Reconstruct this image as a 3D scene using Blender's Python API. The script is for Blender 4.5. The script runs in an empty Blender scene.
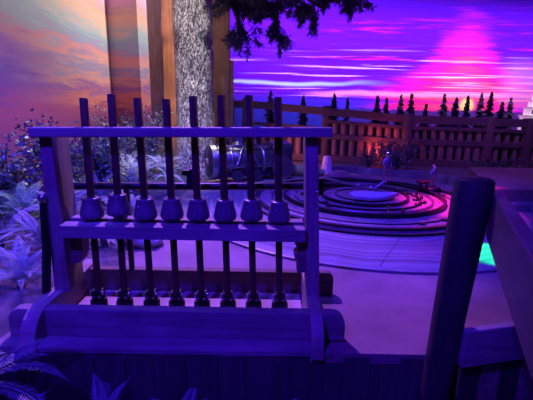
import bpy, bmesh, math, random
from mathutils import Vector, Matrix, noise
random.seed(11)
scene = bpy.context.scene
COL = scene.collection
PI = math.pi
R = math.radians

# ------------------------------------------------------------------ mesh helpers
class MB:
    def __init__(self):
        self.v = []; self.f = []
    def add(self, vs, fs):
        o = len(self.v)
        self.v += [tuple(p) for p in vs]
        self.f += [tuple(i + o for i in f) for f in fs]
        return self
    def box(self, x0, x1, y0, y1, z0, z1):
        return self.hexa([(x0, y0, z0), (x1, y0, z0), (x1, y1, z0), (x0, y1, z0)],
                         [(x0, y0, z1), (x1, y0, z1), (x1, y1, z1), (x0, y1, z1)])
    def hexa(self, b, t):
        return self.add(list(b) + list(t), [(3, 2, 1, 0), (4, 5, 6, 7), (0, 1, 5, 4), (1, 2, 6, 5), (2, 3, 7, 6), (3, 0, 4, 7)])
    def bar(self, a, b, w, h, up=(0, 0, 1)):
        a = Vector(a); b = Vector(b); d = (b - a).normalized(); up = Vector(up)
        s = d.cross(up)
        if s.length < 1e-4: s = d.cross(Vector((0, 1, 0)))
        s.normalize(); u = s.cross(d).normalized()
        q = [(-1, -1), (1, -1), (1, 1), (-1, 1)]
        return self.hexa([a + s * (i * w / 2) + u * (j * h / 2) for i, j in q][::-1], [b + s * (i * w / 2) + u * (j * h / 2) for i, j in q][::-1])
    def tube(self, pts, rad, n=12, cap=True):
        pts = [Vector(p) for p in pts]
        if not hasattr(rad, '__len__'): rad = [rad] * len(pts)
        o = len(self.v); ref = None
        for i, p in enumerate(pts):
            d = (pts[min(i + 1, len(pts) - 1)] - pts[max(i - 1, 0)]).normalized()
            if ref is None:
                ref = d.cross(Vector((0.31, 0.2, 0.93)))
                if ref.length < 1e-3: ref = d.cross(Vector((1, 0, 0)))
            ref = (ref - d * ref.dot(d)).normalized(); s = d.cross(ref)
            for k in range(n):
                a = 2 * PI * k / n
                self.v.append(tuple(p + (ref * math.cos(a) + s * math.sin(a)) * rad[i]))
        for i in range(len(pts) - 1):
            for k in range(n):
                k2 = (k + 1) % n
                self.f.append((o + i * n + k, o + i * n + k2, o + (i + 1) * n + k2, o + (i + 1) * n + k))
        if cap:
            self.f.append(tuple(o + k for k in range(n))[::-1])
            self.f.append(tuple(o + (len(pts) - 1) * n + k for k in range(n)))
        return self
    def lathe(self, prof, c=(0, 0, 0), n=32, axis='z', cap=True):
        c = Vector(c); o = len(self.v); m = len(prof)
        for r, z in prof:
            for k in range(n):
                a = 2 * PI * k / n
                p = Vector((r * math.cos(a), r * math.sin(a), z))
                if axis == 'x': p = Vector((p.z, p.x, p.y))
                if axis == 'y': p = Vector((p.y, p.z, p.x))
                self.v.append(tuple(c + p))
        for i in range(m - 1):
            for k in range(n):
                k2 = (k + 1) % n
                self.f.append((o + i * n + k, o + i * n + k2, o + (i + 1) * n + k2, o + (i + 1) * n + k))
        if cap:
            self.f.append(tuple(o + k for k in range(n))[::-1])
            self.f.append(tuple(o + (m - 1) * n + k for k in range(n)))
        return self
    def ring(self, r0, r1, z0, z1, c=(0, 0, 0), n=96):
        o = len(self.v)
        for k in range(n):
            a = 2 * PI * k / n; ca, sa = math.cos(a), math.sin(a)
            for r, z in ((r0, z0), (r1, z0), (r1, z1), (r0, z1)):
                self.v.append((c[0] + r * ca, c[1] + r * sa, c[2] + z))
        for k in range(n):
            p = o + 4 * k; q = o + 4 * ((k + 1) % n)
            for j in range(4):
                j2 = (j + 1) % 4
                self.f.append((p + j, q + j, q + j2, p + j2))
        return self
    def prism(self, outline, a0, a1, axis='x'):
        def P(u, v, a): return {'x': (a, u, v), 'y': (u, a, v), 'z': (u, v, a)}[axis]
        n = len(outline)
        vs = [P(u, v, a0) for u, v in outline] + [P(u, v, a1) for u, v in outline]
        fs = [tuple(range(n))[::-1], tuple(range(n, 2 * n))] + [(i, (i + 1) % n, n + (i + 1) % n, n + i) for i in range(n)]
        return self.add(vs, fs)
    def ball(self, c, r, n=12, sc=(1, 1, 1)):
        prof = [(max(1e-4, math.sin(PI * i / 8)) * r, -math.cos(PI * i / 8) * r) for i in range(9)]
        o = len(self.v); self.lathe(prof, (0, 0, 0), n)
        for i in range(o, len(self.v)):
            p = self.v[i]; self.v[i] = (c[0] + p[0] * sc[0], c[1] + p[1] * sc[1], c[2] + p[2] * sc[2])
        return self
    def mesh(self, name, mat, smooth=False, fix=True):
        me = bpy.data.meshes.new(name)
        me.from_pydata(self.v, [], self.f)
        if fix:
            b = bmesh.new(); b.from_mesh(me); bmesh.ops.recalc_face_normals(b, faces=b.faces); b.to_mesh(me); b.free()
        if smooth:
            for p in me.polygons: p.use_smooth = True
        me.materials.append(mat)
        return me
    def build(self, name, mat, parent=None, smooth=False, bevel=0, fix=True):
        o = bpy.data.objects.new(name, self.mesh(name, mat, smooth, fix))
        COL.objects.link(o)
        if parent: o.parent = parent
        if bevel:
            m = o.modifiers.new('bevel', 'BEVEL'); m.width = bevel; m.segments = 2; m.limit_method = 'ANGLE'
        if smooth:
            m = o.modifiers.new('split', 'EDGE_SPLIT'); m.split_angle = R(50)
        return o

def thing(name, label, cat, loc=(0, 0, 0), rz=0, group=None):
    o = bpy.data.objects.new(name, None); COL.objects.link(o)
    o.empty_display_size = .1
    o.location = loc; o.rotation_euler = (0, 0, rz); o['label'] = label; o['category'] = cat
    if group: o['group'] = group
    return o
def tag(o, label, cat, group=None, kind=None):
    o['label'] = label; o['category'] = cat
    if group: o['group'] = group
    if kind: o['kind'] = kind
    return o
def struct(o, label, cat):
    o['kind'] = 'structure'; o['label'] = label; o['category'] = cat
    return o
def dup(root, loc, rz, label, group):
    r = root.copy(); COL.objects.link(r); r.location = loc; r.rotation_euler = (0, 0, rz)
    r['label'] = label; r['group'] = group
    for ch in list(root.children):
        c = ch.copy(); COL.objects.link(c); c.parent = r
        for g in list(ch.children):
            d = g.copy(); COL.objects.link(d); d.parent = c
    return r

# ------------------------------------------------------------------ materials
class NT:
    def __init__(self, name):
        self.m = bpy.data.materials.new(name); self.m.use_nodes = True
        self.t = self.m.node_tree; self.b = self.t.nodes['Principled BSDF']
    def n(self, typ, **kw):
        x = self.t.nodes.new(typ)
        for k, v in kw.items(): setattr(x, k, v)
        return x
    def l(self, a, b): self.t.links.new(a, b)
    def coord(self, scale=(1, 1, 1), kind='Object'):
        tc = self.n('ShaderNodeTexCoord'); mp = self.n('ShaderNodeMapping'); mp.inputs['Scale'].default_value = scale
        self.l(tc.outputs[kind], mp.inputs['Vector']); return mp.outputs['Vector']
    def noise(self, vec, scale, detail=4, rough=.55, dist=0):
        x = self.n('ShaderNodeTexNoise'); x.inputs['Scale'].default_value = scale; x.inputs['Detail'].default_value = detail
        x.inputs['Roughness'].default_value = rough; x.inputs['Distortion'].default_value = dist
        self.l(vec, x.inputs['Vector']); return x.outputs['Fac']
    def ramp(self, fac, stops):
        x = self.n('ShaderNodeValToRGB'); e = x.color_ramp.elements
        while len(e) < len(stops): e.new(.5)
        for i, (p, c) in enumerate(stops): e[i].position = p; e[i].color = (*c, 1)
        self.l(fac, x.inputs['Fac']); return x.outputs['Color']
    def mix(self, fac, a, b, typ='MIX'):
        x = self.n('ShaderNodeMix', data_type='RGBA', blend_type=typ)
        for s, v in ((x.inputs[0], fac), (x.inputs[6], a), (x.inputs[7], b)):
            if hasattr(v, 'links'): self.l(v, s)
            elif hasattr(v, '__len__'): s.default_value = (*v, 1)
            else: s.default_value = v
        return x.outputs[2]
    def math(self, op, a, b=0.0, clamp=False):
        x = self.n('ShaderNodeMath', operation=op, use_clamp=clamp)
        for s, v in ((x.inputs[0], a), (x.inputs[1], b)):
            if hasattr(v, 'links'): self.l(v, s)
            else: s.default_value = v
        return x.outputs[0]
    def map(self, v, a, b, c=0.0, d=1.0):
        x = self.n('ShaderNodeMapRange'); x.clamp = True; x.interpolation_type = 'SMOOTHSTEP'
        for k, q in zip((1, 2, 3, 4), (a, b, c, d)): x.inputs[k].default_value = q
        self.l(v, x.inputs[0]); return x.outputs[0]
    def bump(self, h, strength=.3, dist=.02):
        x = self.n('ShaderNodeBump'); x.inputs['Strength'].default_value = strength; x.inputs['Distance'].default_value = dist
        self.l(h, x.inputs['Height']); self.l(x.outputs['Normal'], self.b.inputs['Normal'])
    def fin(self, color, rough=.6, metal=0, spec=.5):
        s = self.b.inputs['Base Color']
        if hasattr(color, 'links'): self.l(color, s)
        else: s.default_value = (*color, 1)
        self.b.inputs['Roughness'].default_value = rough; self.b.inputs['Metallic'].default_value = metal
        self.b.inputs['Specular IOR Level'].default_value = spec
        return self.m

def wood(name, lo, hi, axis, rough=.6, k=1.0, bump=.25):
    t = NT(name); s = [22 * k] * 3; s['xyz'.index(axis)] = 1.3 * k
    v = t.coord(tuple(s)); g = t.noise(v, 1.0, 6, .6, .6)
    blot = t.noise(t.coord((1, 1, 1)), 3.0, 3)
    c = t.ramp(g, [(.3, lo), (.7, hi)])
    c = t.mix(t.map(blot, .35, .7, 0, .45), c, tuple(x * .55 for x in lo))
    t.bump(g, bump, .01)
    return t.fin(c, rough)
def plain(name, col, rough=.6, metal=0, var=.25, scale=14, bump=0.0):
    t = NT(name); f = t.noise(t.coord(), scale, 4)
    c = t.ramp(f, [(.3, tuple(x * (1 - var) for x in col)), (.7, tuple(min(1, x * (1 + var)) for x in col))])
    if bump: t.bump(f, bump, .01)
    return t.fin(c, rough, metal)

W_X = wood('pine_along_x', (.15, .12, .13), (.30, .25, .25), 'x')
W_Y = wood('pine_along_y', (.22, .17, .16), (.40, .32, .29), 'y')
W_Z = wood('pine_along_z', (.16, .12, .12), (.30, .24, .23), 'z')
W_DARK = wood('dark_plank', (.10, .06, .06), (.20, .12, .11), 'x')
W_BASE = wood('base_board_wood', (.34, .27, .24), (.52, .42, .37), 'x')
W_ROD = wood('stained_rod', (.05, .02, .015), (.12, .06, .045), 'z', .6)
W_BELL = wood('turned_collar_wood', (.10, .085, .10), (.18, .15, .17), 'z', .35, 1, .1)
W_WALL = wood('weathered_boards', (.035, .025, .03), (.08, .06, .065), 'z', .75)
W_LOG = wood('peeled_log', (.015, .010, .016), (.045, .03, .04), 'z', .6, .8, .5)
W_RAIL = wood('handrail_plank', (.13, .08, .085), (.26, .17, .17), 'y', .5)
W_POST = wood('big_post_wood', (.34, .20, .12), (.56, .36, .22), 'z', .7)
W_FENCE = wood('fence_wood', (.10, .06, .06), (.20, .12, .11), 'x', .7)
W_FENCEZ = wood('fence_post_wood', (.10, .06, .06), (.20, .12, .11), 'z', .7)
W_PICK = wood('fence_slab_wood', (.24, .13, .11), (.42, .24, .2), 'z', .6)
W_ROD.node_tree.nodes['Principled BSDF'].inputs['Specular IOR Level'].default_value = .15
IRON = plain('black_iron', (.018, .016, .022), .4, .6)
STEEL = plain('dull_steel', (.32, .30, .36), .28, .9, .15)
CHROME = plain('bright_metal', (.7, .7, .75), .2, 1, .05)
BRASS = plain('brass', (.8, .5, .12), .3, 1, .1)
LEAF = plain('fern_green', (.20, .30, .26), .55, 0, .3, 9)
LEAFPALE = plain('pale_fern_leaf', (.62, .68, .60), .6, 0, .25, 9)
LEAFD = plain('dark_shrub_leaf', (.10, .14, .13), .4, 0, .4, 7)
LEAFM = plain('shrub_leaf', (.16, .18, .18), .35, 0, .5, 6)
NEEDLE = plain('conifer_needle', (.09, .10, .10), .6, 0, .4, 8)
CONIF = plain('model_conifer', (.05, .03, .11), .9, 0, .3, 8)
TWIG = plain('twig_bark', (.07, .05, .05), .8)
SOIL = plain('planting_soil', (.09, .085, .08), .9, 0, .5, 9, .6)
PLASTER = plain('white_plaster', (.85, .8, .85), .7, 0, .05)
DARKFLOOR = plain('dark_walkway', (.05, .045, .05), .8, 0, .3, 6)

def deck_mat():
    t = NT('tan_concrete_deck'); v = t.coord()
    a = t.noise(v, 2.2, 6, .6, .4); b = t.noise(v, 30, 3)
    c = t.ramp(a, [(.3, (.13, .08, .09)), (.7, (.24, .16, .16))])
    c = t.mix(t.map(b, .62, .75, 0, .5), c, (.32, .26, .26))
    t.bump(b, .15, .01)
    return t.fin(c, .55)
DECK = deck_mat()
def apron_mat():
    t = NT('swept_stone'); tc = t.coord()
    sp = t.n('ShaderNodeSeparateXYZ'); t.l(tc, sp.inputs[0])
    r = t.math('SQRT', t.math('ADD', t.math('MULTIPLY', sp.outputs[0], sp.outputs[0]), t.math('MULTIPLY', sp.outputs[1], sp.outputs[1])))
    n0 = t.noise(tc, 1.6, 4)
    rr = t.math('ADD', t.math('MULTIPLY', r, 1.0), t.math('MULTIPLY', n0, .25))
    cb = t.n('ShaderNodeCombineXYZ'); t.l(rr, cb.inputs[0])
    s = t.noise(cb.outputs[0], 13, 3, .6)
    c = t.ramp(s, [(.36, (.09, .08, .11)), (.5, (.15, .13, .17)), (.68, (.28, .25, .29))])
    t.bump(s, .25, .02)
    return t.fin(c, .4)
APRON = apron_mat()
def bark_mat():
    t = NT('plated_bark'); v = t.coord((1, 1, .38))
    vo = t.n('ShaderNodeTexVoronoi', feature='DISTANCE_TO_EDGE'); vo.inputs['Scale'].default_value = 20
    nz = t.n('ShaderNodeTexNoise'); nz.inputs['Scale'].default_value = 9; nz.inputs['Detail'].default_value = 4; t.l(v, nz.inputs['Vector'])
    t.l(t.mix(.4, v, nz.outputs['Color']), vo.inputs['Vector'])
    f = t.map(vo.outputs['Distance'], 0, .15)
    g = t.noise(v, 40, 3)
    c = t.mix(f, (.12, .09, .09), t.ramp(g, [(.3, (.48, .42, .38)), (.7, (.78, .72, .66))]))
    t.bump(f, .9, .05)
    return t.fin(c, .85)
BARK = bark_mat()

def mural_left_mat():
    # painted cloud bands: colour by height, streaked along the wall
    t = NT('mural_of_evening_clouds'); tc = t.coord()
    sp = t.n('ShaderNodeSeparateXYZ'); t.l(tc, sp.inputs[0]); y = sp.outputs[1]; z = sp.outputs[2]
    st = t.noise(t.coord((.5, .5, 2.2)), 1.3, 5, .6, .5)
    fine = t.noise(t.coord((.55, .55, 7)), 2.2, 4, .6, .3)
    zz = t.math('ADD', z, t.math('ADD', t.math('MULTIPLY', t.math('SUBTRACT', st, .5), .75), t.math('MULTIPLY', t.math('SUBTRACT', fine, .5), .62)))
    f = t.map(zz, .6, 4.2); f = t.math('DIVIDE', t.math('SUBTRACT', zz, .6), 3.6, True)
    warm = t.ramp(f, [(.0, (.30, .08, .20)), (.15, (.42, .11, .20)), (.20, (.80, .28, .18)), (.27, (.40, .17, .34)), (.325, (.80, .38, .26)),
                      (.37, (.36, .34, .42)), (.425, (.84, .42, .30)), (.46, (.80, .36, .28)), (.50, (.42, .40, .46)), (.56, (.40, .56, .46)), (.62, (.70, .55, .38)),
                      (.67, (.86, .52, .26)), (.74, (.66, .42, .36)), (.80, (.80, .46, .50)), (1, (.7, .5, .55))])
    cool = t.ramp(f, [(.0, (.36, .09, .22)), (.15, (.52, .12, .22)), (.22, (.34, .10, .28)), (.3, (.24, .12, .32)), (.40, (.40, .18, .34)),
                      (.45, (.50, .24, .30)), (.52, (.34, .38, .38)), (.62, (.42, .40, .38)), (.74, (.62, .48, .34)), (1, (.6, .5, .5))])
    k = t.math('ADD', t.map(y, 5.0, 8.6), t.math('MULTIPLY', t.math('SUBTRACT', st, .5), .6), True)
    c = t.mix(k, cool, warm)
    return t.fin(c, 1, 0, 0)
def mural_back_mat():
    t = NT('mural_of_violet_sunset'); tc = t.coord()
    sp = t.n('ShaderNodeSeparateXYZ'); t.l(tc, sp.inputs[0]); x = sp.outputs[0]; z = sp.outputs[2]
    st = t.noise(t.coord((.30, 1, 5.0)), 1.5, 5, .6, .4)
    st2 = t.noise(t.coord((.14, 1, 7.5)), 1.9, 4, .55, .25)
    # distance to the painted sun
    dx = t.math('DIVIDE', t.math('SUBTRACT', x, 5.1), t.map(z, 2.7, 1.4, 1.0, 3.0)); dz = t.math('DIVIDE', t.math('SUBTRACT', z, 1.75), 2.1)
    d = t.math('SQRT', t.math('ADD', t.math('MULTIPLY', dx, dx), t.math('MULTIPLY', dz, dz)))
    d = t.math('ADD', d, t.math('MULTIPLY', t.math('SUBTRACT', st, .5), 1.1))
    glow = t.ramp(d, [(0, (1.0, .08, .14)), (.40, (1.0, .015, .20)), (.68, (.75, .01, .36)), (1.0, (.26, .01, .70))])
    sky = t.ramp(t.math('DIVIDE', z, 4.5, True), [(0, (.02, .02, .42)), (.30, (.05, .02, .70)), (.36, (.13, .008, .66)), (.55, (.08, .005, .60)), (.78, (.075, .004, .52)), (1, (.04, .004, .34))])
    c = t.mix(t.map(d, .42, 1.10), glow, sky)
    # magenta cloud veils, left to middle
    veil = t.math('MULTIPLY', t.map(st, .54, .74), t.map(z, 1.5, 1.9))
    c = t.mix(t.math('MULTIPLY', veil, t.map(z, 4.2, 3.0)), c, (.42, .008, .58))
    dark = t.map(st2, .48, .34)
    c = t.mix(t.math('MULTIPLY', dark, .55), c, (.05, .003, .36))
    # bright thin streaks above the horizon
    band = t.math('MULTIPLY', t.map(z, 1.42, 1.62), t.map(z, 3.0, 1.85))
    s3 = t.math('MULTIPLY', t.map(st2, .55, .66), band)
    c = t.mix(t.math('MULTIPLY', s3, t.map(x, 0, 2.6, .55, 1)), c, (1.0, .45, .62))
    # long pale line over the left horizon
    w = t.math('ADD', z, t.math('MULTIPLY', t.math('SUBTRACT', t.noise(t.coord((.5, 1, 1)), 1.2, 2), .5), .22))
    ln = t.math('MULTIPLY', t.map(t.math('ABSOLUTE', t.math('SUBTRACT', w, 1.84)), .085, .0), t.map(x, 3.6, .8))
    c = t.mix(t.math('MULTIPLY', ln, .9), c, (.45, .55, 1.0))
    w2 = t.math('ABSOLUTE', t.math('SUBTRACT', w, 1.60))
    c = t.mix(t.math('MULTIPLY', t.map(w2, .10, .0), t.map(x, .6, 1.8)), c, (1.0, .24, .50))
    # yellow sun core and the duller violet-grey cloud bank at right
    sx = t.math('DIVIDE', t.math('SUBTRACT', x, 5.3), .24); sz = t.math('DIVIDE', t.math('SUBTRACT', z, 1.34), .26)
    sd = t.math('ADD', t.math('MULTIPLY', sx, sx), t.math('MULTIPLY', sz, sz))
    c = t.mix(t.map(sd, 1.0, .0), c, (1.0, .62, .18))
    bank = t.math('MULTIPLY', t.map(x, 5.9, 6.5), t.math('MULTIPLY', t.map(z, 1.2, 1.5), t.map(z, 2.7, 2.1)))
    c = t.mix(t.math('MULTIPLY', bank, .72), c, (.34, .10, .36))
    c = t.mix(t.math('MULTIPLY', t.math('MULTIPLY', bank, t.map(st2, .52, .62)), .8), c, (.9, .3, .4))
    hill = t.map(t.math('ADD', z, t.math('MULTIPLY', t.math('SUBTRACT', t.noise(t.coord((1, 1, 0)), 1.4, 4), .5), .35)), 1.24, 1.16)
    c = t.mix(hill, c, t.mix(t.map(x, 1, 4), (.03, .025, .42), (.06, .015, .18)))
    return t.fin(c, 1, 0, 0)
MURAL_L = mural_left_mat(); MURAL_B = mural_back_mat()

# ------------------------------------------------------------------ the setting
WY = 1.90                                   # visitor-side face of the low boarded wall
m = MB(); m.box(-1.6, 9, 1.905, 11.2, -.06, 0); struct(m.build('floor', DECK), 'tan concrete show deck under the lever rack', 'floor')
m = MB(); m.box(-5, 9, -1.5, 1.905, -.55, -.45); struct(m.build('floor_walkway', DARKFLOOR), 'dark visitor walkway below the boarded wall', 'floor')

x = -2.2
m = MB()
rnd = random.Random(3)
while x < .98:
    w = rnd.uniform(.13, .19); j = rnd.uniform(-.006, .006)
    m.box(x, x + w - .003, WY + j, WY + .03, -.45, -.022); x += w
struct(m.build('wall_front', W_WALL, bevel=.004), 'dark vertical boarding below the deck edge', 'wall')
m = MB(); m.box(-1.6, .36, WY - .004, 2.06, -.022, .012); struct(m.build('trim_1', W_X, bevel=.005), 'flat timber cap along the deck edge', 'trim')

m = MB(); m.box(-3.7, -3.5, 1.0, 9.3, -.1, 5.5); struct(m.build('wall_left', MURAL_L), 'wall painted with orange and teal evening clouds', 'wall')
m = MB(); m.box(-3.7, -2.86, 9.3, 11.2, -.1, 5.5); struct(m.build('wall_shade_step', MURAL_L), 'wall step added to shade a stripe, painted with evening clouds', 'wall')  # step added so its front face falls in shade as a dark stripe
m = MB(); m.box(-2.86, 9, 11.0, 11.2, -.1, 5.5); struct(m.build('wall_back', MURAL_B), 'back wall painted as a violet and pink sunset', 'wall')

# planting bed: humpy soil left of the deck
m = MB(); NX, NY = 26, 60
for j in range(NY + 1):
    yy = 1.2 + (9.3 - 1.2) * j / NY
    xr = -1.40 if yy < 2.5 else -1.40 + .25 * min(1, (yy - 2.5) / .5)
    xr += .05 * math.sin(yy * 3.1)
    for i in range(NX + 1):
        u = i / NX; xx = -3.5 + (xr + 3.5) * u
        h = .16 * math.sin(PI * min(1, (1 - u) * 1.3 + .03)) ** .7 + .09 * noise.noise((xx * 1.7, yy * 1.7, 0))
        if i == NX: h = -.03
        m.v.append((xx, yy, h))
m.f = [(j * (NX + 1) + i, j * (NX + 1) + i + 1, (j + 1) * (NX + 1) + i + 1, (j + 1) * (NX + 1) + i) for j in range(NY) for i in range(NX)]
struct(m.build('ground', SOIL, smooth=True), 'planting bed soil left of the deck', 'ground')
def bed_z(x, y):
    xr = -1.40 if y < 2.5 else -1.40 + .25 * min(1, (y - 2.5) / .5)
    xr += .05 * math.sin(y * 3.1); u = (x + 3.5) / (xr + 3.5)
    if u >= 1: return 0
    return .16 * math.sin(PI * min(1, (1 - u) * 1.3 + .03)) ** .7 + .09 * noise.noise((x * 1.7, y * 1.7, 0))

# raised stage behind the turntable, right
m = MB(); m.prism([(2.75, 4.9), (8.9, 4.2), (8.9, 10.9), (-1.2, 10.9), (-1.2, 8.3), (1.5, 7.75), (2.9, 7.3), (3.35, 6.3)], 0, .14, 'z')
struct(m.build('floor_stage', APRON, bevel=.01), 'low raised stage under the slab fence', 'floor')

m = MB(); m.prism([(2.95, 5.0), (8.9, 4.75), (8.9, 6.9), (3.5, 6.9), (3.2, 6.0)], .0, .30, 'z')
struct(m.build('floor_step', DECK, bevel=.01), 'raised deck step at right behind the log post', 'floor')

# ------------------------------------------------------------------ lever rack
rack = thing('lever_rack', 'timber rack holding eight dark levers at front of deck', 'rack', (-.5, 2.3, 0))
def part(mb, name, mat, parent, **kw):
    off = parent.location if parent.parent is None else Vector((0, 0, 0))
    mb.v = [tuple(Vector(p) - off) for p in mb.v]
    return mb.build(name, mat, parent, **kw)
m = MB(); m.hexa([(-1.272, 2.14, 1.106), (.345, 2.14, 1.133), (.345, 2.205, 1.133), (-1.272, 2.205, 1.106)],
                 [(-1.272, 2.14, 1.158), (.345, 2.14, 1.184), (.345, 2.205, 1.184), (-1.272, 2.205, 1.158)])
part(m, 'top_beam', W_X, rack, bevel=.006)
def upright(b0, b1, t0, t1, y0, y1, zt):
    return MB().hexa([(b0, y0, .17), (b1, y0, .17), (b1, y1, .17), (b0, y1, .17)], [(t0, y0, zt), (t1, y0, zt), (t1, y1, zt), (t0, y1, zt)])
part(upright(-1.268, -1.175, -1.258, -1.19, 2.21, 2.41, 1.13), 'upright', W_Z, rack, bevel=.006)
part(upright(.252, .33, .206, .277, 2.205, 2.36, 1.135), 'upright', W_Z, rack, bevel=.006)
m = MB(); m.box(-1.175, .225, 2.155, 2.25, .537, .612); m.box(-1.185, .225, 2.31, 2.39, .54, .612)
part(m, 'shelf', W_X, rack, bevel=.005)
# shelf brackets: stepped blocks under both shelf ends
m = MB(); m.prism([(.178, .537), (.25, .537), (.25, .32), (.19, .32), (.19, .40), (.172, .41), (.172, .44), (.185, .45), (.185, .49), (.17, .50)], 2.23, 2.33, 'y')
part(m, 'shelf_bracket', W_DARK, rack, bevel=.003)
m = MB(); m.prism([(-1.20, .537), (-1.10, .537), (-1.10, .40), (-1.12, .35), (-1.20, .33)], 2.26, 2.36, 'y')
part(m, 'shelf_bracket', W_DARK, rack, bevel=.003)
def rounded(a, b, z0, z1, r):
    pts = [(a, z0), (b, z0)]
    for i in range(6):
        q = PI / 2 * i / 5; pts.append((b - r + r * math.cos(q), z1 - r + r * math.sin(q)))
    for i in range(6):
        q = PI / 2 + PI / 2 * i / 5; pts.append((a + r + r * math.cos(q), z1 - r + r * math.sin(q)))
    return pts
m = MB(); m.prism(rounded(-1.425, .45, .012, .178, .07), 2.0, 2.065, 'y'); part(m, 'front_timber', W_X, rack, bevel=.005)
m = MB(); m.prism(rounded(-1.35, .475, .005, .172, .05), 2.57, 2.63, 'y'); part(m, 'back_timber', W_DARK, rack, bevel=.005)
def runner(x0, x1):
    o = [(2.72, .0), (2.72, .185), (2.04, .188), (1.98, .18), (1.93, .15), (1.895, .10), (1.88, .04), (1.878, -.03), (1.888, -.03), (1.888, .013), (2.06, .013), (2.07, .0)]
    return MB().prism(o, x0, x1, 'x')
part(runner(-1.30, -1.215), 'runner', W_Y, rack, bevel=.005)
part(runner(.25, .32), 'runner', W_Y, rack, bevel=.005)
m = MB(); m.box(-1.21, .24, 2.07, 2.56, .0, .02); part(m, 'base_board', W_BASE, rack)
# dark iron rail behind the levers with bracket, latch and the pointed end beyond the right upright
m = MB(); m.tube([(-1.20, 2.435, .785), (-.4, 2.435, .795), (.35, 2.435, .812)], .023, 12); rr = part(m, 'rear_rail', IRON, rack, smooth=True)
m = MB(); m.box(.25, .345, 2.365, 2.44, .765, .868); m.tube([(.335, 2.435, .815), (.44, 2.435, .82), (.50, 2.435, .815)], [.022, .015, .008]); part(m, 'rail_bracket', IRON, rack, bevel=.006)
m = MB(); m.prism([(-.495, .80), (-.44, .80), (-.44, .88), (-.425, .885), (-.425, .91), (-.47, .91), (-.475, .90), (-.515, .90), (-.52, .87), (-.49, .865)], 2.405, 2.455, 'y'); part(m, 'latch', IRON, rack, bevel=.004)
m = MB(); m.bar((-.88, 2.45, .79), (-.93, 2.60, .17), .035, .025, (0, 1, 0)); part(m, 'brace', IRON, rack, bevel=.004)
for zz in (.82, .755):
    m = MB(); m.ball((.286, 2.203, zz), .010, 10, (1, .6, 1)); part(m, 'bolt', CHROME, rack, smooth=True)
m = MB(); m.ball((-.02, 2.153, .575), .006, 8, (1, .6, 1)); part(m, 'bolt', CHROME, rack, smooth=True)

# ------------------------------------------------------------------ the eight levers
LEV = [(-1.036, -1.023, 1.315, 0), (-.875, -.868, 1.339, .022), (-.706, -.724, 1.320, 0), (-.549, -.565, 1.317, .004),
       (-.391, -.417, 1.336, .004), (-.229, -.261, 1.344, .002), (-.069, -.107, 1.346, .006), (.094, .053, 1.338, -.002)]
LY = 2.28
LL = ['leftmost dark lever, beside left upright of the rack', 'second lever from the left, its wooden collar raised on a stem',
      'third lever from the left, in front of the shaded mural stripe', 'fourth lever from the left, crossing the warm timber post',
      'fifth lever from the left, crossing the tree trunk', 'sixth lever from the left, standing before the engine front',
      'seventh lever from the left, standing before the engine boiler', 'rightmost dark lever, nearest right upright of the rack']
for i, (bx, tx, tz, lift) in enumerate(LEV):
    lv = thing('lever', LL[i], 'lever', (bx, LY, .02), 0, 'levers standing in the timber rack')
    at = lambda z: (bx + (tx - bx) * (z - .02) / (tz - .02), LY, z)
    m = MB(); m.lathe([(.050, .0), (.052, .015), (.050, .072), (.045, .085)], (bx, LY, .02), 20)
    so = part(m, 'socket', IRON, lv, smooth=True)
    m = MB(); m.box(bx - .034, bx + .034, LY - .03, LY + .03, .103, .165); so2 = part(m, 'clevis', IRON, lv, bevel=.008)
    off = Vector((bx, LY, .02))
    for s in (-1, 1):
        for c_, r_ in (((bx + s * .036, LY - .022, .150), .011), ((bx + s * .020, LY - .035, .128), .009)):
            m = MB(); m.ball(c_, r_, 8); m.v = [tuple(Vector(p) - off) for p in m.v]; m.build('bolt', STEEL, so2, smooth=True)
    m = MB(); p0 = Vector(at(.10)); p1 = Vector(at(tz))
    m.tube([p0, at(.6), at(.75), at(tz - .008), p1], [.0205, .0205, .022, .0225, .0195], 16)
    part(m, 'rod', W_ROD, lv, smooth=True)
    c = at(.612); zb = .612 + lift
    prof = [(.033, zb), (.033, zb + .014), (.054, zb + .015), (.064, zb + .020), (.069, zb + .034), (.066, zb + .055), (.057, zb + .092), (.050, zb + .122), (.050, zb + .134), (.046, zb + .138), (.023, zb + .138)]
    m = MB(); m.lathe([(.030, .612), (.030, zb + .002)] + prof[2:] if lift > .01 else prof, (c[0], LY, 0), 28)
    be = part(m, 'collar', W_BELL, lv, smooth=True)
    be['label'] = 'bell-shaped turned wooden collar'
    m = MB(); m.ball((c[0] - .022, LY - .052, zb + .098), .006, 8); m.v = [tuple(Vector(p) - off) for p in m.v]
    m.build('screw', CHROME, be, smooth=True)
    m = MB(); m.ring(.022, .03, zb + .136, zb + .145, (c[0], LY, 0), 20); m.v = [tuple(Vector(p) - off) for p in m.v]
    m.build('collar_ring', STEEL, be)

# iron bar leaning at the rack's left side
ib = thing('iron_bar', 'black iron bar with shiny knob leaning on rack left upright', 'bar', (-1.325, 2.20, .1))
m = MB(); m.tube([(-1.305, 2.19, .185), (-1.27, 2.18, .45), (-1.262, 2.183, .74)], [.026, .024, .016], 12); part(m, 'shaft', IRON, ib, smooth=True)
m = MB(); m.ball((-1.262, 2.183, .765), .024, 14); part(m, 'knob', STEEL, ib, smooth=True)

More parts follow.
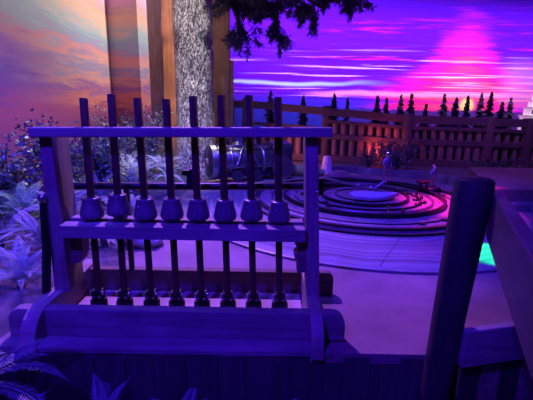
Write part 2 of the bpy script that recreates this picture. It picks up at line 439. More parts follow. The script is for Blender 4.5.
# ------------------------------------------------------------------ log post, handrail plank and lower plank at right
lp = thing('log_post', 'thick dark log post with a flat top at right', 'post', (1.0, 1.79, -.45))
m = MB(); n = 28; rings = 20
o0 = []
for i in range(rings + 1):
    t = i / rings; z = -.45 + 1.43 * t; cx = .874 + .070 * t; r = .064 + .024 * t
    for k in range(n):
        a = 2 * PI * k / n; q = r * (1 + .035 * noise.noise((math.cos(a) * 1.5, math.sin(a) * 1.5, z * 1.2)))
        if i == rings: q *= .95
        m.v.append((cx + q * math.cos(a), 1.79 + q * math.sin(a), z))
for i in range(rings):
    for k in range(n):
        k2 = (k + 1) % n; m.f.append((i * n + k, i * n + k2, (i + 1) * n + k2, (i + 1) * n + k))
m.f.append(tuple(rings * n + k for k in range(n))); m.f.append(tuple(range(n))[::-1])
part(m, 'log', W_LOG, lp, smooth=True)
m = MB(); m.lathe([(.078, 0), (.080, .004), (.070, .012), (.03, .016), (.001, .016)], (.944, 1.79, .978), 28); tp = part(m, 'cut_top', W_LOG, lp, smooth=True)
# plank on edge running from the log towards the visitor
hr = MB(); a0, a1 = (1.050, 1.835), (.594, .77)
dv = Vector((a1[0] - a0[0], a1[1] - a0[1], 0)).normalized(); nv = Vector((-dv.y, dv.x, 0)) * .05
def pp(p, z, s): return (p[0] + nv.x * s, p[1] + nv.y * s, z)
hr.hexa([pp(a0, .715, 0), pp(a1, .71, 0), pp(a1, .71, 1), pp(a0, .715, 1)], [pp(a0, .93, 0), pp(a1, .93, 0), pp(a1, .93, 1), pp(a0, .93, 1)])
h = hr.build('handrail', W_RAIL, bevel=.006); tag(h, 'wide plank handrail on edge running from the log post', 'handrail')
pk = MB(); pk.bar((.965, 1.735, .155), (1.95, 1.93, .185), .04, .20)
h = pk.build('cross_plank', W_X, bevel=.006); tag(h, 'horizontal plank nailed across low boards right of log', 'plank')
pn = thing('board_panel', 'low vertical board panel behind the horizontal plank at right', 'fence', (1.4, 1.9, -.45))
for i in range(8):
    x0 = 1.0 + i * .118; y0 = 1.766 + (x0 - .975) * .2
    m = MB(); m.hexa([(x0, y0, -.45), (x0 + .114, y0 + .023, -.45), (x0 + .114, y0 + .045, -.45), (x0, y0 + .022, -.45)], [(x0, y0, .17), (x0 + .114, y0 + .023, .17), (x0 + .114, y0 + .045, .17), (x0, y0 + .022, .17)])
    part(m, 'board', W_RAIL if i % 2 else W_LOG, pn, bevel=.004)

# ------------------------------------------------------------------ turntable
TC = (1.28, 5.26, 0)
ap = thing('stone_apron', 'wide round stone apron under the ringed turntable', 'platform', TC)
m = MB(); m.lathe([(2.30, .0), (2.30, .022), (2.27, .034), (1.95, .045), (1.52, .058), (1.50, .062), (.001, .062)], (0, 0, 0), 128); m.build('slab', APRON, ap, smooth=True)
m = MB(); m.bar((-.35, -2.22, .034), (.05, -1.52, .057), .006, .006); m.build('seam', IRON, ap)
tt = thing('turntable', 'round turntable with dark concentric metal rings on stone apron', 'turntable', (TC[0], TC[1], .062))
DISC = plain('disc_stone', (.24, .18, .21), .25, 0, .3, 5)
def ring_part(name, mat, r0, r1, z0, z1, c=(0, 0)):
    m = MB(); m.ring(r0, r1, z0, z1, (c[0], c[1], 0), 120); return m.build(name, mat, tt, bevel=.004)
m = MB(); m.lathe([(1.43, 0), (1.43, .02), (.001, .02)], (0, 0, 0), 120); m.build('disc', DISC, tt, smooth=True)
ring_part('outer_ring', IRON, 1.375, 1.435, .02, .045)
ring_part('groove_ring', IRON, 1.50, 1.535, -.004, .02)
ring_part('inner_ring', IRON, 1.035, 1.07, .02, .075, (.02, .08))
ring_part('track_ring', IRON, 1.20, 1.215, .02, .032)
ring_part('track_ring', IRON, .74, .765, .02, .045, (.04, .1))
ring_part('track_ring', IRON, .38, .40, .045, .06, (.06, .1))
ring_part('track_ring', STEEL, .90, .925, .02, .05, (.02, .1))
ring_part('hub_ring', IRON, .56, .59, .02, .065, (.06, .10))
PINK = plain('polished_hub_stone', (.30, .18, .22), .2, 0, .2, 6)
m = MB(); m.lathe([(.555, .02), (.55, .045), (.001, .05)], (.06, .10, 0), 80); m.build('hub_plate', PINK, tt, smooth=True)
for k in range(9):
    a = R(-72 + k * 17); m = MB(); m.lathe([(.05, .02), (.048, .03), (.02, .036), (.001, .036)], (1.23 * math.cos(a), 1.22 * math.sin(a), 0), 16); m.build('stud', IRON, tt, smooth=True)
m = MB(); m.tube([(-.42, .52, .19), (-.1, .22, .17), (.13, .06, .15)], .018, 10); m.ball((.13, .06, .15), .04); m.ball((-.02, .12, .17), .034); m.tube([(.13, .06, .02), (.13, .06, .15)], .02, 10); m.build('arm', STEEL, tt, smooth=True)
m = MB(); m.tube([(.09, .08, .10), (.20, .06, .16), (.32, .05, .26)], [.016, .018, .022], 10); m.ball((.32, .05, .26), .03); m.build('arm', STEEL, tt, smooth=True)
for k in range(26):
    a = R(-35 + k * 10.5); q = .75 + .05 * math.sin(k * 2.3); m = MB(); m.ball((.03 + q * math.cos(a), .1 + q * math.sin(a), .035), .035, 8, (1.4, 1.2, .7)); m.build('track_knob', IRON, tt, smooth=True)

sb = MB(); pts = [(-.30, .02), (-.26, -.10), (-.05, -.16), (.16, -.12), (.38, .02), (.22, .05), (-.05, .08), (-.22, .08)]
sb.prism(pts, .0, .05, 'z')
sl = sb.build('carved_slab', plain('pale_slab', (.36, .36, .42), .3, 0, .1), bevel=.012); sl.location = (1.36, 5.06, .155); sl.rotation_euler = (R(9), 0, R(6))
tag(sl, 'pale leaf-shaped slab lying on the middle of the turntable', 'slab')
for k, (cx, cy, lab) in enumerate([(1.42, 4.50, 'small brass peg on turntable front, left of the two'), (1.54, 4.36, 'small brass peg on turntable front, right of the two')]):
    m = MB(); m.lathe([(.028, 0), (.026, .02), (.012, .026), (.012, .06), (.022, .07), (.020, .09), (.004, .098)], (0, 0, 0), 14)
    p = m.build('brass_peg', BRASS, smooth=True); p.location = (cx, cy, .082); tag(p, lab, 'peg', 'brass pegs on the turntable')

def figurine(loc, h, label, lean=0):
    t = thing('figurine', label, 'figurine', loc, 0, 'metal figurines on the turntable')
    t.rotation_euler = (0, lean, .3)
    m = MB()
    for s in (-1, 1): m.tube([(s * .10 * h, 0, 0), (s * .09 * h, -.02 * h, .24 * h), (s * .045 * h, 0, .47 * h)], [.042 * h, .05 * h, .07 * h], 10)
    m.tube([(0, 0, .44 * h), (0, 0, .55 * h), (0, .01 * h, .72 * h), (0, 0, .80 * h), (0, 0, .86 * h)], [.09 * h, .08 * h, .115 * h, .06 * h, .04 * h], 12)
    for s in (-1, 1): m.tube([(s * .10 * h, 0, .76 * h), (s * .17 * h, -.02 * h, .60 * h), (s * .13 * h, -.10 * h, .46 * h)], [.04 * h, .035 * h, .026 * h], 8)
    m.build('body', STEEL, t, smooth=True)
    m = MB(); m.ball((0, 0, .93 * h), .082 * h, 14, (.9, 1, 1.1)); m.ball((0, -.08 * h, .92 * h), .018 * h, 6); m.build('head', CHROME, t, smooth=True)
    return t
figurine((1.60, 5.31, .345), .36, 'small shiny metal figurine raised on the turntable arm')
figurine((2.42, 5.75, .160), .32, 'small metal figurine standing beside a tiny stool at turntable right')
st = thing('stool', 'tiny dark stool beside the figurine at turntable right', 'stool', (2.24, 5.66, .082))
m = MB(); m.lathe([(.085, .15), (.09, .16), (.09, .18), (.08, .185)], (0, 0, 0), 16); m.build('seat', IRON, st, smooth=True)
for k in range(3):
    a = R(90 + 120 * k); m = MB(); m.tube([(.09 * math.cos(a), .09 * math.sin(a), 0), (.05 * math.cos(a), .05 * math.sin(a), .155)], .014, 8); m.build('leg', IRON, st, smooth=True)
m = MB(); m.lathe([(.12, 0), (.12, .06), (.10, .078), (.0015, .078)], (0, 0, 0), 20); p = m.build('plinth', IRON, smooth=True); p.location = (2.42, 5.75, .082); tag(p, 'round dark plinth under the figurine at turntable right', 'plinth')

# ------------------------------------------------------------------ small steam engine behind the levers
en = thing('steam_engine', 'small dark steam engine with round front behind the levers', 'engine', (-.30, 6.78, .062), R(24))
PAINT = plain('engine_black', (.05, .04, .065), .3, .4, .2)
m = MB(); m.lathe([(.20, -.50), (.22, -.48), (.22, .34), (.20, .36)], (0, 0, .27), 32, 'x'); m.build('boiler', PAINT, en, smooth=True)
m = MB(); m.lathe([(.10, -.66), (.22, -.63), (.25, -.60), (.255, -.50), (.22, -.47)], (0, 0, .265), 32, 'x'); sm = m.build('smokebox', PAINT, en, smooth=True)
m = MB(); m.lathe([(.225, -.635), (.262, -.635), (.265, -.57), (.24, -.56), (.225, -.635)], (0, 0, .265), 40, 'x', False); m.build('rim', STEEL, sm)
m = MB(); m.lathe([(.001, -.69), (.05, -.685), (.07, -.65)], (0, 0, .265), 16, 'x'); m.build('door_boss', W_PICK, sm, smooth=True)
for xx in (-.34, -.10, .16):
    m = MB(); m.lathe([(.222, xx - .025), (.232, xx - .015), (.232, xx + .015), (.222, xx + .025)], (0, 0, .27), 32, 'x'); m.build('band', STEEL, en, smooth=True)
m = MB(); m.lathe([(.07, .44), (.05, .48), (.048, .56), (.065, .58), (.065, .61), (.04, .62)], (-.38, 0, 0), 18); m.build('chimney', PAINT, en, smooth=True)
for xx, hh in ((-.20, .56), (.02, .60)):
    m = MB(); m.lathe([(.085, .46), (.088, .50), (.07, hh - .03), (.02, hh)], (xx, 0, 0), 18); m.build('dome', STEEL, en, smooth=True)
m = MB(); m.tube([(-.48, -.16, .50), (-.1, -.17, .52), (.34, -.16, .50)], .014, 8)
for xx in (-.4, -.1, .2): m.tube([(xx, -.13, .44), (xx, -.165, .51)], .012, 8)
m.build('handrail', CHROME, en, smooth=True)
m = MB(); m.tube([(-.1, -.10, .50), (-.04, -.22, .44), (.0, -.25, .30), (.06, -.24, .22)], .02, 8); m.build('pipe', STEEL, en, smooth=True)
m = MB(); m.tube([(-.32, -.24, .18), (-.26, -.25, .30), (-.2, -.2, .44), (-.1, -.1, .53)], .016, 8); m.build('pipe', CHROME, en, smooth=True)
m = MB(); m.box(-.46, .44, -.27, .27, .205, .235); m.build('running_board', CHROME, en, bevel=.006)
m = MB(); m.box(-.50, .44, -.18, .18, .05, .205); m.build('frame', PAINT, en, bevel=.008)
m = MB(); m.box(.30, .62, -.22, .22, .06, .46); m.prism([(-.22, .46), (-.17, .52), (0, .55), (.17, .52), (.22, .46)], .30, .62, 'x'); m.build('firebox', PAINT, en, bevel=.01)
for xx, rr_ in ((-.28, .085), (.02, .085), (.44, .17)):
    for sd_ in (-1, 1):
        m = MB(); m.lathe([(.02, -.035), (rr_ * .3, -.03), (rr_ * .35, -.012), (rr_ * .8, -.012), (rr_ * .85, -.025), (rr_, -.02), (rr_, .02), (.02, .02)], (0, 0, 0), 28)
        w = m.build('wheel', PAINT if rr_ < .1 else STEEL, en, smooth=True); w.rotation_euler = (R(-90 if sd_ > 0 else 90), 0, 0); w.location = (xx, sd_ * .26, rr_)
en.scale = (1.12, 1.12, 1.12)
m = MB(); m.lathe([(.03, -.02), (.05, 0), (.05, .06), (.02, .08)], (.30, -.16, .64), 14); m.tube([(.30, -.14, .48), (.30, -.16, .64)], .012, 8); m.build('lamp', BRASS, en, smooth=True)
m = MB(); m.tube([(.44, -.2, .44), (.44, -.2, .72), (.40, -.2, .74)], .018, 8); m.build('lever_handle', CHROME, en, smooth=True)

# low mossy log and plank beside the engine
m = MB(); m.tube([(.32, 7.15, .155), (.75, 7.10, .15), (1.02, 7.02, .125)], [.10, .11, .05], 14); b = m.build('mossy_log', plain('moss', (.22, .26, .08), .9, 0, .4, 12, .4), smooth=True)
tag(b, 'short mossy log lying right of the steam engine', 'log')
m = MB(); m.prism([(-.28, 0), (.30, 0), (.27, .05), (.12, .06), (.0, .11), (-.14, .10), (-.24, .05)], -.08, .08, 'y'); b = m.build('driftwood', W_PICK, bevel=.01); b.location = (1.36, 7.1, .05)
tag(b, 'low brown piece of driftwood at back of the turntable', 'driftwood')
m = MB(); m.lathe([(.12, 0), (.115, .06), (.09, .20), (.075, .32), (.06, .34)], (0, 0, 0), 18); b = m.build('post_foot', plain('lit_post_foot', (.6, .52, .55), .6), smooth=True); b.location = (1.16, 7.72, .0)  # fence post foot, with the light on it put into the pale colour
tag(b, 'tapered foot of a fence post, its light put into the pale colour', 'post_foot')

# ------------------------------------------------------------------ slab fence
fn = thing('slab_fence', 'dark slab fence with round posts and rails along the sunset mural', 'fence', (2.5, 8.2, .14))
FP = [(-.80, 8.75, 1.41), (-.46, 8.7, 1.42), (1.20, 8.35, 1.285), (2.76, 8.05, 1.16), (4.32, 7.95, 1.135), (5.05, 7.9, 1.115), (6.6, 7.8, 1.09)]
FB = .14
def fz(i, fr): return FB + (FP[i][2] - FB) * fr
for i, (px, py, tz) in enumerate(FP):
    m = MB(); r = .085 if i in (0, 1) else (.11 if i != 2 else .09)
    m.tube([(px, py, FB), (px, py, tz - .02), (px, py, tz)], [r, r, r * .9], 16); part(m, 'post', W_FENCEZ, fn, smooth=True)
RL = {'top': (.90, .15), 'second': (.735, .07), 'middle': (.47, .11), 'bottom': (.075, .14)}
for i in range(len(FP) - 1):
    for kname, (fr, hh) in RL.items():
        if i == 0 and kname != 'top': continue
        if i == 1 and kname == 'second': fr = .60
        a = (FP[i][0], FP[i][1] - .06, fz(i, fr)); b = (FP[i + 1][0], FP[i + 1][1] - .06, fz(i + 1, fr))
        part(MB().bar(a, b, .06, hh), 'rail', W_FENCE, fn, bevel=.008)
rnd = random.Random(5)
for i in range(1, len(FP) - 1):
    f_top = .46 if i == 1 else .74
    a = (FP[i][0], FP[i][1] + .085, fz(i, (.06 + f_top) / 2)); b = (FP[i + 1][0], FP[i + 1][1] + .085, fz(i + 1, (.06 + f_top) / 2))
    part(MB().bar(a, b, .02, (f_top - .06) * (FP[i][2] + FP[i + 1][2] - 2 * FB) / 2), 'dark_gap_sheet', W_WALL, fn)  # dark sheet added behind the slats so their gaps read as shade
    L = FP[i + 1][0] - FP[i][0]; nn = max(2, int(L / .185))
    for k in range(nn):
        u = (k + .5 + .3 * (FP[i][0] * 0)) / nn
        x0 = FP[i][0] + .1 + (L - .2) * u; y0 = FP[i][1] + (FP[i + 1][1] - FP[i][1]) * u
        tz = FP[i][2] + (FP[i + 1][2] - FP[i][2]) * u
        for f0, f1 in ((.50, .72), (.13, .44)):
            if i == 1 and f0 > .4: continue
            w = rnd.uniform(.055, .07)
            m = MB(); m.tube([(x0, y0, FB + (tz - FB) * f0), (x0, y0, FB + (tz - FB) * f1)], w, 8)
            part(m, 'slat', W_PICK, fn, smooth=True)

# model conifers between fence and mural
def conifer_mesh(h, w, seed):
    r = random.Random(seed); m = MB(); m.tube([(0, 0, 0), (0, 0, h * .97)], [.05 * w + .02, .008], 6)
    n = 30
    for i in range(n):
        u = i / (n - 1); z = h * (.10 + .86 * u); rr = w * (1 - u) ** .8 * r.uniform(.65, 1.2) + .02
        for k in range(12):
            z = h * (.10 + .88 * min(1, u + r.uniform(-.04, .04))); a = r.uniform(0, 2 * PI); l = rr * r.uniform(.35, 1.25); d = Vector((math.cos(a), math.sin(a), -.28)); s = Vector((-d.y, d.x, 0)) * (.03 + .22 * l)
            b = Vector((0, 0, z)); m.add([b - s * .3 + Vector((0, 0, .04)), b + d * l * .6 - s, b + d * l, b + d * l * .6 + s], [(0, 1, 2, 3)])
    return m
CT = [(268, 91, .26, 'leftmost conifer, tall and narrow, over the left span of the fence'), (300, 96, .2, 'small lone conifer over the middle of the left fence span'),
      (330, 94, .24, 'conifer just right of the second round fence post'), (343, 98, .16, 'low slim conifer right of the second fence post'),
      (372, 96, .22, 'leftmost conifer of the dense clump before the pink glow'), (381, 98, .18, 'shorter conifer second in the dense clump'),
      (395, 95, .24, 'third conifer of the clump, left of the large fence post'), (405, 94, .26, 'conifer directly above the large middle fence post'),
      (420, 104, .22, 'lowest conifer, left of the painted sun'), (437, 94, .26, 'tall conifer just left of the painted sun'),
      (449, 98, .24, 'bushy conifer left under the painted sun'), (460, 96, .18, 'pale slim conifer in front of the painted sun'),
      (473, 93, .25, 'tall conifer just right of the painted sun'), (482, 92, .24, 'tallest conifer right of the painted sun'),
      (494, 102, .3, 'low bushy conifer right of the tall pair'), (502, 98, .2, 'rightmost slim conifer before the grey cloud bank')]
for k, (px, ty, w, lab) in enumerate(CT):
    Y = 9.7 + (.25, -.65, -.2)[k % 3]; X = (px - 266.5) / 400 * Y * .995 + .02
    hz = 104 + (px - 266) * .0175; top = 1.3 + (hz - ty) / 400 * Y * .97
    o = conifer_mesh(top - .14, w * 1.35, k).build('conifer', CONIF, fix=False); o.location = (X, Y, .14)
    tag(o, lab, 'tree', 'model conifers behind the fence')

# white tiered building at far right
cb = thing('tiered_building', 'white lit tiered miniature building at far right beyond fence', 'building', (6.52, 10.1, .14))
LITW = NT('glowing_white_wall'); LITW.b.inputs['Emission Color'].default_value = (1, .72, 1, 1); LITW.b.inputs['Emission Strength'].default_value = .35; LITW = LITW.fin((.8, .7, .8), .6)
tiers = [(.26, .0, 1.0), (.20, 1.0, 1.20), (.13, 1.20, 1.36), (.07, 1.36, 1.50)]
for w, z0, z1 in tiers:
    m = MB(); m.box(-w * .75, w * .75, -w * .75, w * .75, z0, z1 - .04); wl = m.build('tier', LITW, cb)
    m = MB(); m.box(-w * .85, w * .85, -w * .85, w * .85, z1 - .04, z1); m.build('cornice', PLASTER, wl)
    n = 4
    for k in range(n):
        m = MB(); xx = -w * .75 + 1.5 * w * (k + .5) / n; m.box(xx - .15 * w / 2, xx + .15 * w / 2, -w * .75 - .012, -w * .75, z1 - .17, z1 - .08); m.build('window', CONIF, wl)

# ------------------------------------------------------------------ big posts and the tree
m = MB(); m.box(-.165, .165, -.165, .165, 0, 4.2)
p = m.build('timber_post', W_POST, bevel=.012); p.location = (-1.97, 7.75, 0); p.rotation_euler = (0, 0, R(60)); tag(p, 'tall square timber post with warm lit side left of tree', 'post', 'tall timber posts')
m = MB(); m.box(-1.20, -.80, 8.5, 8.75, 0, 4.2); p = m.build('timber_post', W_POST, bevel=.012); tag(p, 'tall dark timber post behind right side of the tree', 'post', 'tall timber posts')
m = MB(); m.box(-.80, -.72, 8.52, 8.58, 0, 2.15); p = m.build('timber_batten', W_POST, bevel=.006); tag(p, 'short warm batten fixed at right of dark tall post', 'batten')

tr = thing('pine_tree', 'thick pale barked tree trunk with dark overhanging conifer branches', 'tree', (-1.28, 7.3, 0))
m = MB(); n = 72; rings = 110
for i in range(rings + 1):
    t = i / rings; z = 4.3 * t
    for k in range(n):
        a = 2 * PI * k / n; cx, sx = math.cos(a), math.sin(a)
        r = .315 + .05 * math.exp(-z * 2.2) + .03 * t
        r += .022 * noise.noise((cx * 4, sx * 4, z * 1.6)) + .018 * noise.noise((cx * 9, sx * 9, z * 4))
        if z < .6: r += .05 * (1 - z / .6) * max(0, math.cos(a * 5))
        m.v.append((r * cx - .03 * t, r * sx, z))
for i in range(rings):
    for k in range(n):
        k2 = (k + 1) % n; m.f.append((i * n + k, i * n + k2, (i + 1) * n + k2, (i + 1) * n + k))
m.build('trunk', BARK, tr, smooth=True)
def spray(mb, p, d, rnd, n=30, l=.12):
    d = d.normalized()
    for k in range(n):
        q = p + d * (k / n) * l * 1.6
        v = Vector((rnd.gauss(0, 1), rnd.gauss(0, 1), rnd.gauss(0, 1) - .3)).normalized() * .8 + d * .7
        v = v.normalized() * l * rnd.uniform(.6, 1.1); s = v.cross(Vector((rnd.random(), rnd.random(), rnd.random()))).normalized() * .006
        mb.add([q - s, q + v * .5 - s * 1.3, q + v, q + v * .5 + s * 1.3], [(0, 1, 2, 3)])
def branch(pts, seed, dens, spread=.3):
    rnd = random.Random(seed); off = Vector(tr.location)
    pts = [Vector(p) - off for p in pts]
    m = MB(); m.tube(pts, [.045 * (1 - i / len(pts)) + .008 for i in range(len(pts))], 8); f = MB()
    for i in range(len(pts) - 1):
        for k in range(dens):
            p = pts[i].lerp(pts[i + 1], rnd.random()); d = Vector((rnd.gauss(0, 1), rnd.gauss(0, 1), rnd.gauss(-.7, .5))).normalized() * spread * rnd.uniform(.4, 1)
            m.tube([p, p + d * .5 + Vector((0, 0, .02)), p + d], [.01, .007, .004], 5)
            for q in (.45, .8, 1): spray(f, p + d * q, d + Vector((0, 0, -.15)), rnd)
    b = m.build('branch', TWIG, tr, smooth=True); f.build('foliage', NEEDLE, b, fix=False)
branch([(-1.0, 7.1, 3.45), (-.7, 6.95, 3.2), (-.45, 6.85, 3.02), (-.2, 6.8, 2.94)], 1, 10, .34)
branch([(-.65, 6.95, 3.0), (-.52, 6.8, 2.66), (-.46, 6.75, 2.42), (-.34, 6.7, 2.30)], 2, 7, .24)
branch([(-.40, 6.85, 3.05), (-.05, 6.8, 2.82), (.14, 6.78, 2.55), (.12, 6.75, 2.36)], 3, 7, .24)
branch([(-.2, 6.8, 2.95), (.25, 6.75, 2.98), (.55, 6.7, 2.90), (.80, 6.7, 2.76)], 4, 9, .30)
branch([(.4, 6.8, 3.2), (.9, 6.75, 3.12), (1.15, 6.7, 3.05), (1.42, 6.7, 2.86)], 5, 8, .24)

# ------------------------------------------------------------------ shrubs and ferns
def frond_mesh(seed, L=1.0, width=.17, pairs=44, droop=.75):
    rnd = random.Random(seed); m = MB(); pts = []
    for i in range(pairs + 1):
        t = i / pairs; pts.append(Vector((L * (t - .12 * t * t), .03 * math.sin(t * 3 + seed), L * (.75 * t - droop * t * t))))
    m.tube(pts, [.007 * (1 - .8 * i / pairs) + .001 for i in range(pairs + 1)], 5)
    for i in range(3, pairs):
        t = i / pairs; l = width * (math.sin(PI * min(1, t * .92 + .12)) ** .7) * rnd.uniform(.85, 1.1)
        d = (pts[i + 1] - pts[i - 1]).normalized()
        for s in (-1, 1):
            side = Vector((-d.y, d.x, 0)).normalized() * s
            v = (side + d * .38 + Vector((0, 0, -.16 + rnd.uniform(-.1, .1)))).normalized() * l
            w = d * (.22 * L / pairs + .002)
            m.add([pts[i], pts[i] + v * .45 + w, pts[i] + v, pts[i] + v * .45 - w], [(0, 1, 2, 3)])
    return m
FM = {}
def frond(mat, k):
    key = (mat.name, k)
    if key not in FM: FM[key] = frond_mesh(k, 1, .105 + .012 * (k % 3), 44, (.72, .9, .6, 1.05)[k % 4]).mesh('frond', mat, False, False)
    return FM[key]
def fern(x, y, z, size, n, label, mat=None, group='ferns in the planting bed', angles=None, seed=0, tilt=(8, -40)):
    mat = mat or LEAF; rnd = random.Random(seed * 31 + 7)
    t = thing('fern', label, 'fern', (x, y, z), 0, group)
    for k in range(n):
        o = bpy.data.objects.new('frond', frond(mat, rnd.randrange(4))); COL.objects.link(o); o.parent = t
        az = (angles[0] + (angles[1] - angles[0]) * (k + rnd.uniform(.2, .8)) / n) if angles else 360 * (k + rnd.uniform(-.3, .3)) / n
        o.rotation_euler = (R(rnd.uniform(-12, 12)), R(rnd.uniform(tilt[1], tilt[0])), R(az)); s = size * rnd.uniform(.75, 1.1); o.scale = (s, s, s)
    m = MB(); m.lathe([(.05 * size + .01, -.03), (.06 * size, .02), (.02, .05)], (0, 0, 0), 10); m.build('crown', TWIG, t, smooth=True)
    return t
def shrub(x, y, z, rx, ry, h, nleaf, leaf, label, mat, cat='shrub', seed=0, group=None):
    rnd = random.Random(seed + 100); t = thing('shrub', label, cat, (x, y, z), 0, group); m = MB(); f = MB()
    for k in range(16):
        a = rnd.uniform(0, 2 * PI); q = rnd.uniform(.3, 1); e = Vector((rx * q * math.cos(a), ry * q * math.sin(a), h * rnd.uniform(.55, 1)))
        m.tube([(0, 0, 0), e * .5 + Vector((0, 0, .12 * h)), e], [.014, .009, .003], 5)
        for j in range(nleaf // 16):
            u = rnd.uniform(.25, 1.02); p = e * u + Vector((rnd.gauss(0, rx * .22), rnd.gauss(0, ry * .22), rnd.gauss(0, h * .1)))
            if p.z < .02: p.z = .02 + rnd.random() * .1
            d = Vector((rnd.gauss(0, 1), rnd.gauss(0, 1), rnd.gauss(.2, .7))).normalized() * leaf * rnd.uniform(.6, 1.2); s = d.cross(Vector((rnd.gauss(0, 1), rnd.gauss(0, 1), rnd.gauss(0, 1)))).normalized() * leaf * .32
            c = d.cross(s).normalized() * leaf * .12
            f.add([p, p + d * .5 + s + c, p + d, p + d * .5 - s + c], [(0, 1, 2), (0, 2, 3)])
    m.build('stem', TWIG, t); f.build('foliage', mat, t, fix=False)
    return t
def B(x, y): return bed_z(x, y)
shrub(-2.8, 5.4, B(-2.8, 5.4), .45, .5, .95, 2400, .06, 'dark leafy shrub at far left under the orange mural', LEAFD, seed=1)
shrub(-2.98, 4.5, B(-2.98, 4.5), .30, .34, .85, 1100, .075, 'broad-leaved shrub at left edge above the ferns', LEAFM, seed=2)
shrub(-2.85, 7.3, B(-2.85, 7.3), .44, .4, 1.12, 2600, .055, 'purple lit shrub behind the first and second levers', LEAFM, seed=3)
shrub(-2.15, 6.95, B(-2.15, 6.95), .38, .32, 1.0, 2200, .055, 'bushy shrub below the shaded mural stripe, left of timber post', LEAFM, seed=4)
shrub(-2.2, 5.3, B(-2.2, 5.3), .36, .4, .72, 1000, .06, 'low dark shrub just left of the rack upright', LEAFD, seed=5)
shrub(2.45, 7.52, .14, .55, .3, .58, 1600, .05, 'wide dark shrub in front of the red-lit fence slats', LEAFD, seed=6)
shrub(1.95, 7.72, .14, .25, .2, .34, 300, .05, 'small low shrub left of the wide fence shrub', LEAFD, seed=7)
shrub(4.3, 7.5, .14, .6, .2, .24, 400, .06, 'low ground shrub along fence base behind the log post', LEAFD, seed=8)
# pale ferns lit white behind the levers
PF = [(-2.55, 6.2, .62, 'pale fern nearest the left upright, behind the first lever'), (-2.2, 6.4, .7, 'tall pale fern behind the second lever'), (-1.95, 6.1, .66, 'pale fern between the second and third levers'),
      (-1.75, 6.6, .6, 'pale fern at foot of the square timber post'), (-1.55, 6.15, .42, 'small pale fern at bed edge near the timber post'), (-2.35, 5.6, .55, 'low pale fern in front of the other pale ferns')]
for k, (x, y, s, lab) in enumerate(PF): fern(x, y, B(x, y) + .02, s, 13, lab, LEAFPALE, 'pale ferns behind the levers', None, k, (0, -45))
LF = [(-1.85, 3.55, .60, 'large blue fern left of the iron bar'), (-2.35, 3.75, .62, 'blue fern at the left edge, half way up the bed'), (-1.72, 2.95, .52, 'blue fern beside the rack left runner'),
      (-2.15, 3.05, .55, 'blue fern low at the left edge of the bed'), (-1.62, 2.45, .42, 'small blue fern behind the front timber left end'), (-2.75, 4.2, .6, 'blue fern below the broad-leaved shrub'),
      (-1.9, 4.4, .55, 'blue fern further back, between shrub and rack upright'), (-1.45, 3.4, .45, 'blue fern seen through the rack beside the first lever'), (-1.45, 4.1, .42, 'fern behind the first lever above the deck edge'),
      (-1.75, 5.1, .45, 'fern behind the second lever near the deck edge'), (-1.95, 2.45, .48, 'blue fern at left edge just above the foreground fern')]
for k, (x, y, s, lab) in enumerate(LF): fern(x, y, B(x, y) + .02, s * .92, 18, lab, LEAF, 'blue ferns in the left planting bed', None, 20 + k, (0, -50))
# foreground ferns below and left of the rack
fern(-1.38, 1.66, -.04, .55, 14, 'large foreground fern arching right at lower left', LEAF, 'foreground ferns', None, 50, (25, -22))
fern(-1.18, 1.55, -.45, .50, 9, 'foreground fern in the bottom left corner', LEAF, 'foreground ferns', None, 51, (-5, -50))
fern(-.80, 1.74, -.45, .40, 6, 'upright small fern before the boards, below the rack left end', LEAF, 'foreground ferns', (40, 140), 52, (-35, -75))
fern(-.43, 1.72, -.47, .38, 8, 'small fern at bottom edge below the third and fourth levers', LEAF, 'foreground ferns', None, 53, (-20, -60))
fern(.02, 1.72, -.47, .38, 8, 'small fern at bottom edge below the rightmost lever', LEAF, 'foreground ferns', None, 54, (-20, -60))
# rock and pale flower in the bed
m = MB()
for i in range(9):
    for k in range(14):
        th = PI * i / 8; a = 2 * PI * k / 14; p = Vector((math.sin(th) * math.cos(a), math.sin(th) * math.sin(a), math.cos(th)))
        q = 1 + .25 * noise.noise(p * 1.7); m.v.append((p.x * .19 * q, p.y * .15 * q, p.z * .11 * q))
m.f = [(i * 14 + k, i * 14 + (k + 1) % 14, (i + 1) * 14 + (k + 1) % 14, (i + 1) * 14 + k) for i in range(8) for k in range(14)]
rk = m.build('rock', plain('bed_rock', (.5, .46, .48), .8, 0, .25, 8, .4), smooth=True); rk.location = (-1.12, 3.55, .07); tag(rk, 'rounded rock at deck edge, behind second and third levers', 'rock')
fl = thing('flower', 'small pale round flower on a thin stem at left', 'flower', (-2.42, 3.45, B(-2.42, 3.45)))
m = MB(); m.tube([(0, 0, 0), (.02, 0, .3), (.03, -.02, .49)], .004, 6); m.build('stem', LEAF, fl)
m = MB()
for k in range(9):
    a = 2 * PI * k / 9; m.ball((.03 + .016 * math.cos(a), -.03, .50 + .016 * math.sin(a)), .008, 6)
m.build('petal', PLASTER, fl, smooth=True)

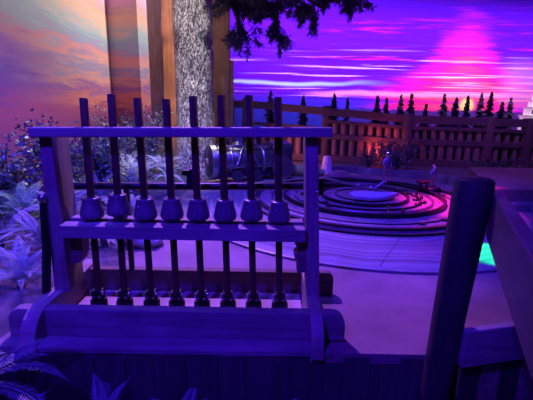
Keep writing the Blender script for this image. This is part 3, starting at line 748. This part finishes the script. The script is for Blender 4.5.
# ------------------------------------------------------------------ lights of the show
def spot(name, loc, to, col, w, ang, blend=.6, r=.05):
    l = bpy.data.lights.new(name, 'SPOT'); l.color = col; l.energy = w; l.spot_size = R(ang); l.spot_blend = blend; l.shadow_soft_size = r
    o = bpy.data.objects.new(name, l); COL.objects.link(o); o.location = loc
    o.rotation_euler = (Vector(to) - Vector(loc)).to_track_quat('-Z', 'Y').to_euler(); return o
def area(name, loc, to, col, w, sx, sy, spread=60):
    l = bpy.data.lights.new(name, 'AREA'); l.shape = 'RECTANGLE'; l.size = sx; l.size_y = sy; l.color = col; l.energy = w; l.spread = R(spread)
    o = bpy.data.objects.new(name, l); COL.objects.link(o); o.location = loc
    o.rotation_euler = (Vector(to) - Vector(loc)).to_track_quat('-Z', 'Y').to_euler(); return o
spot('blue_flood', (-1.2, -.6, 3.6), (-.7, 2.6, .5), (.05, .006, 1), 1250, 75, .7, .12)
spot('blue_garden', (-.6, 1.4, 4.6), (-2.4, 4.2, .2), (.05, .03, 1), 1900, 60, .7, .12)
spot('blue_right', (1.9, -.9, 3.0), (1.1, 1.9, .2), (.06, .012, 1), 110, 60, .7, .1)
spot('violet_back', (-1.5, 6.2, 5.2), (-.45, 3.0, 0), (.38, .12, 1), 3400, 40, .6, .06)
spot('blue_table', (.6, 3.2, 5.0), (1.0, 4.8, 0), (.06, .025, 1), 2200, 60, .6, .1)
spot('magenta_table', (1.6, 6.9, 4.9), (2.40, 4.95, 0), (1, .02, .36), 7500, 17, .9, .08)
spot('violet_stage', (3.6, 5.4, 4.8), (3.2, 7.3, .1), (.40, .10, 1), 330, 56, .8, .08)
spot('warm_rack', (2.6, 3.1, 2.6), (-1.2, 2.32, .72), (1, .50, .40), 150, 14, .6, .05)
spot('green_spot', (3.2, 2.6, 3.2), (2.02, 3.35, .03), (0, 1, .18), 4500, 10, .5, .03)
spot('red_fence', (2.1, 7.78, .40), (2.5, 8.4, .75), (1, .08, .07), 16, 150, .8, .05)
spot('pink_fence', (.3, 7.6, .45), (1.1, 8.4, .5), (1, .25, .30), 20, 150, .8, .05)
spot('violet_fence', (5.2, 5.6, 3.2), (4.8, 7.9, .6), (.25, .08, 1), 120, 70, .8, .1)
spot('white_engine', (-.6, 4.9, 4.6), (-.3, 6.8, .4), (.62, .5, 1), 420, 26, .7, .06)
spot('white_garden', (-1.1, 4.6, 4.8), (-2.1, 6.4, .3), (.66, .58, 1), 900, 34, .8, .06)
for zz in (.9, 1.5, 2.1, 2.7, 3.2): spot('post_lamp', (1.6, 8.12, 3.9), (-1.83, 7.72, zz), (1, .48, .26), 700, 10.5, .9, .04)
spot('mural_spot_left', (-.7, 9.7, 8.2), (-3.5, 7.9, 2.5), (1, .90, .92), 3600, 57, .4, .05)
spot('violet_stripe', (-.7, 4.0, 4.4), (-3.1, 8.9, 2.6), (.42, .30, 1), 300, 32, .9, .08)
area('mural_wash_back', (3.0, 8.7, 5.3), (3.2, 11.0, 2.5), (.85, .75, 1), 290, 9, .3, 55)
for zz in (.9, 1.75, 2.6, 3.3): spot('white_trunk', (-1.0, 3.4, 5.2), (-1.30, 7.2, zz), (.97, .90, 1), 1000, 9.5, .6, .06)

w = bpy.data.worlds.new('World'); scene.world = w; w.use_nodes = True
w.node_tree.nodes['Background'].inputs[0].default_value = (.08, .04, .5, 1); w.node_tree.nodes['Background'].inputs[1].default_value = .05

# ------------------------------------------------------------------ camera
cam = bpy.data.cameras.new('camera'); co = bpy.data.objects.new('camera', cam); COL.objects.link(co)
cam.sensor_width = 36; cam.lens = 36 * 400 / 533; cam.clip_start = .05
co.matrix_world = Matrix.Translation((0, 0, 1.3)) @ Matrix.Rotation(R(90 - 13.5), 4, 'X') @ Matrix.Rotation(R(1.0), 4, 'Z')
scene.camera = co
scene.view_settings.view_transform = 'Standard'; scene.view_settings.look = 'None'
scene.view_settings.exposure = 0; scene.view_settings.gamma = 1; scene.view_settings.use_curve_mapping = False
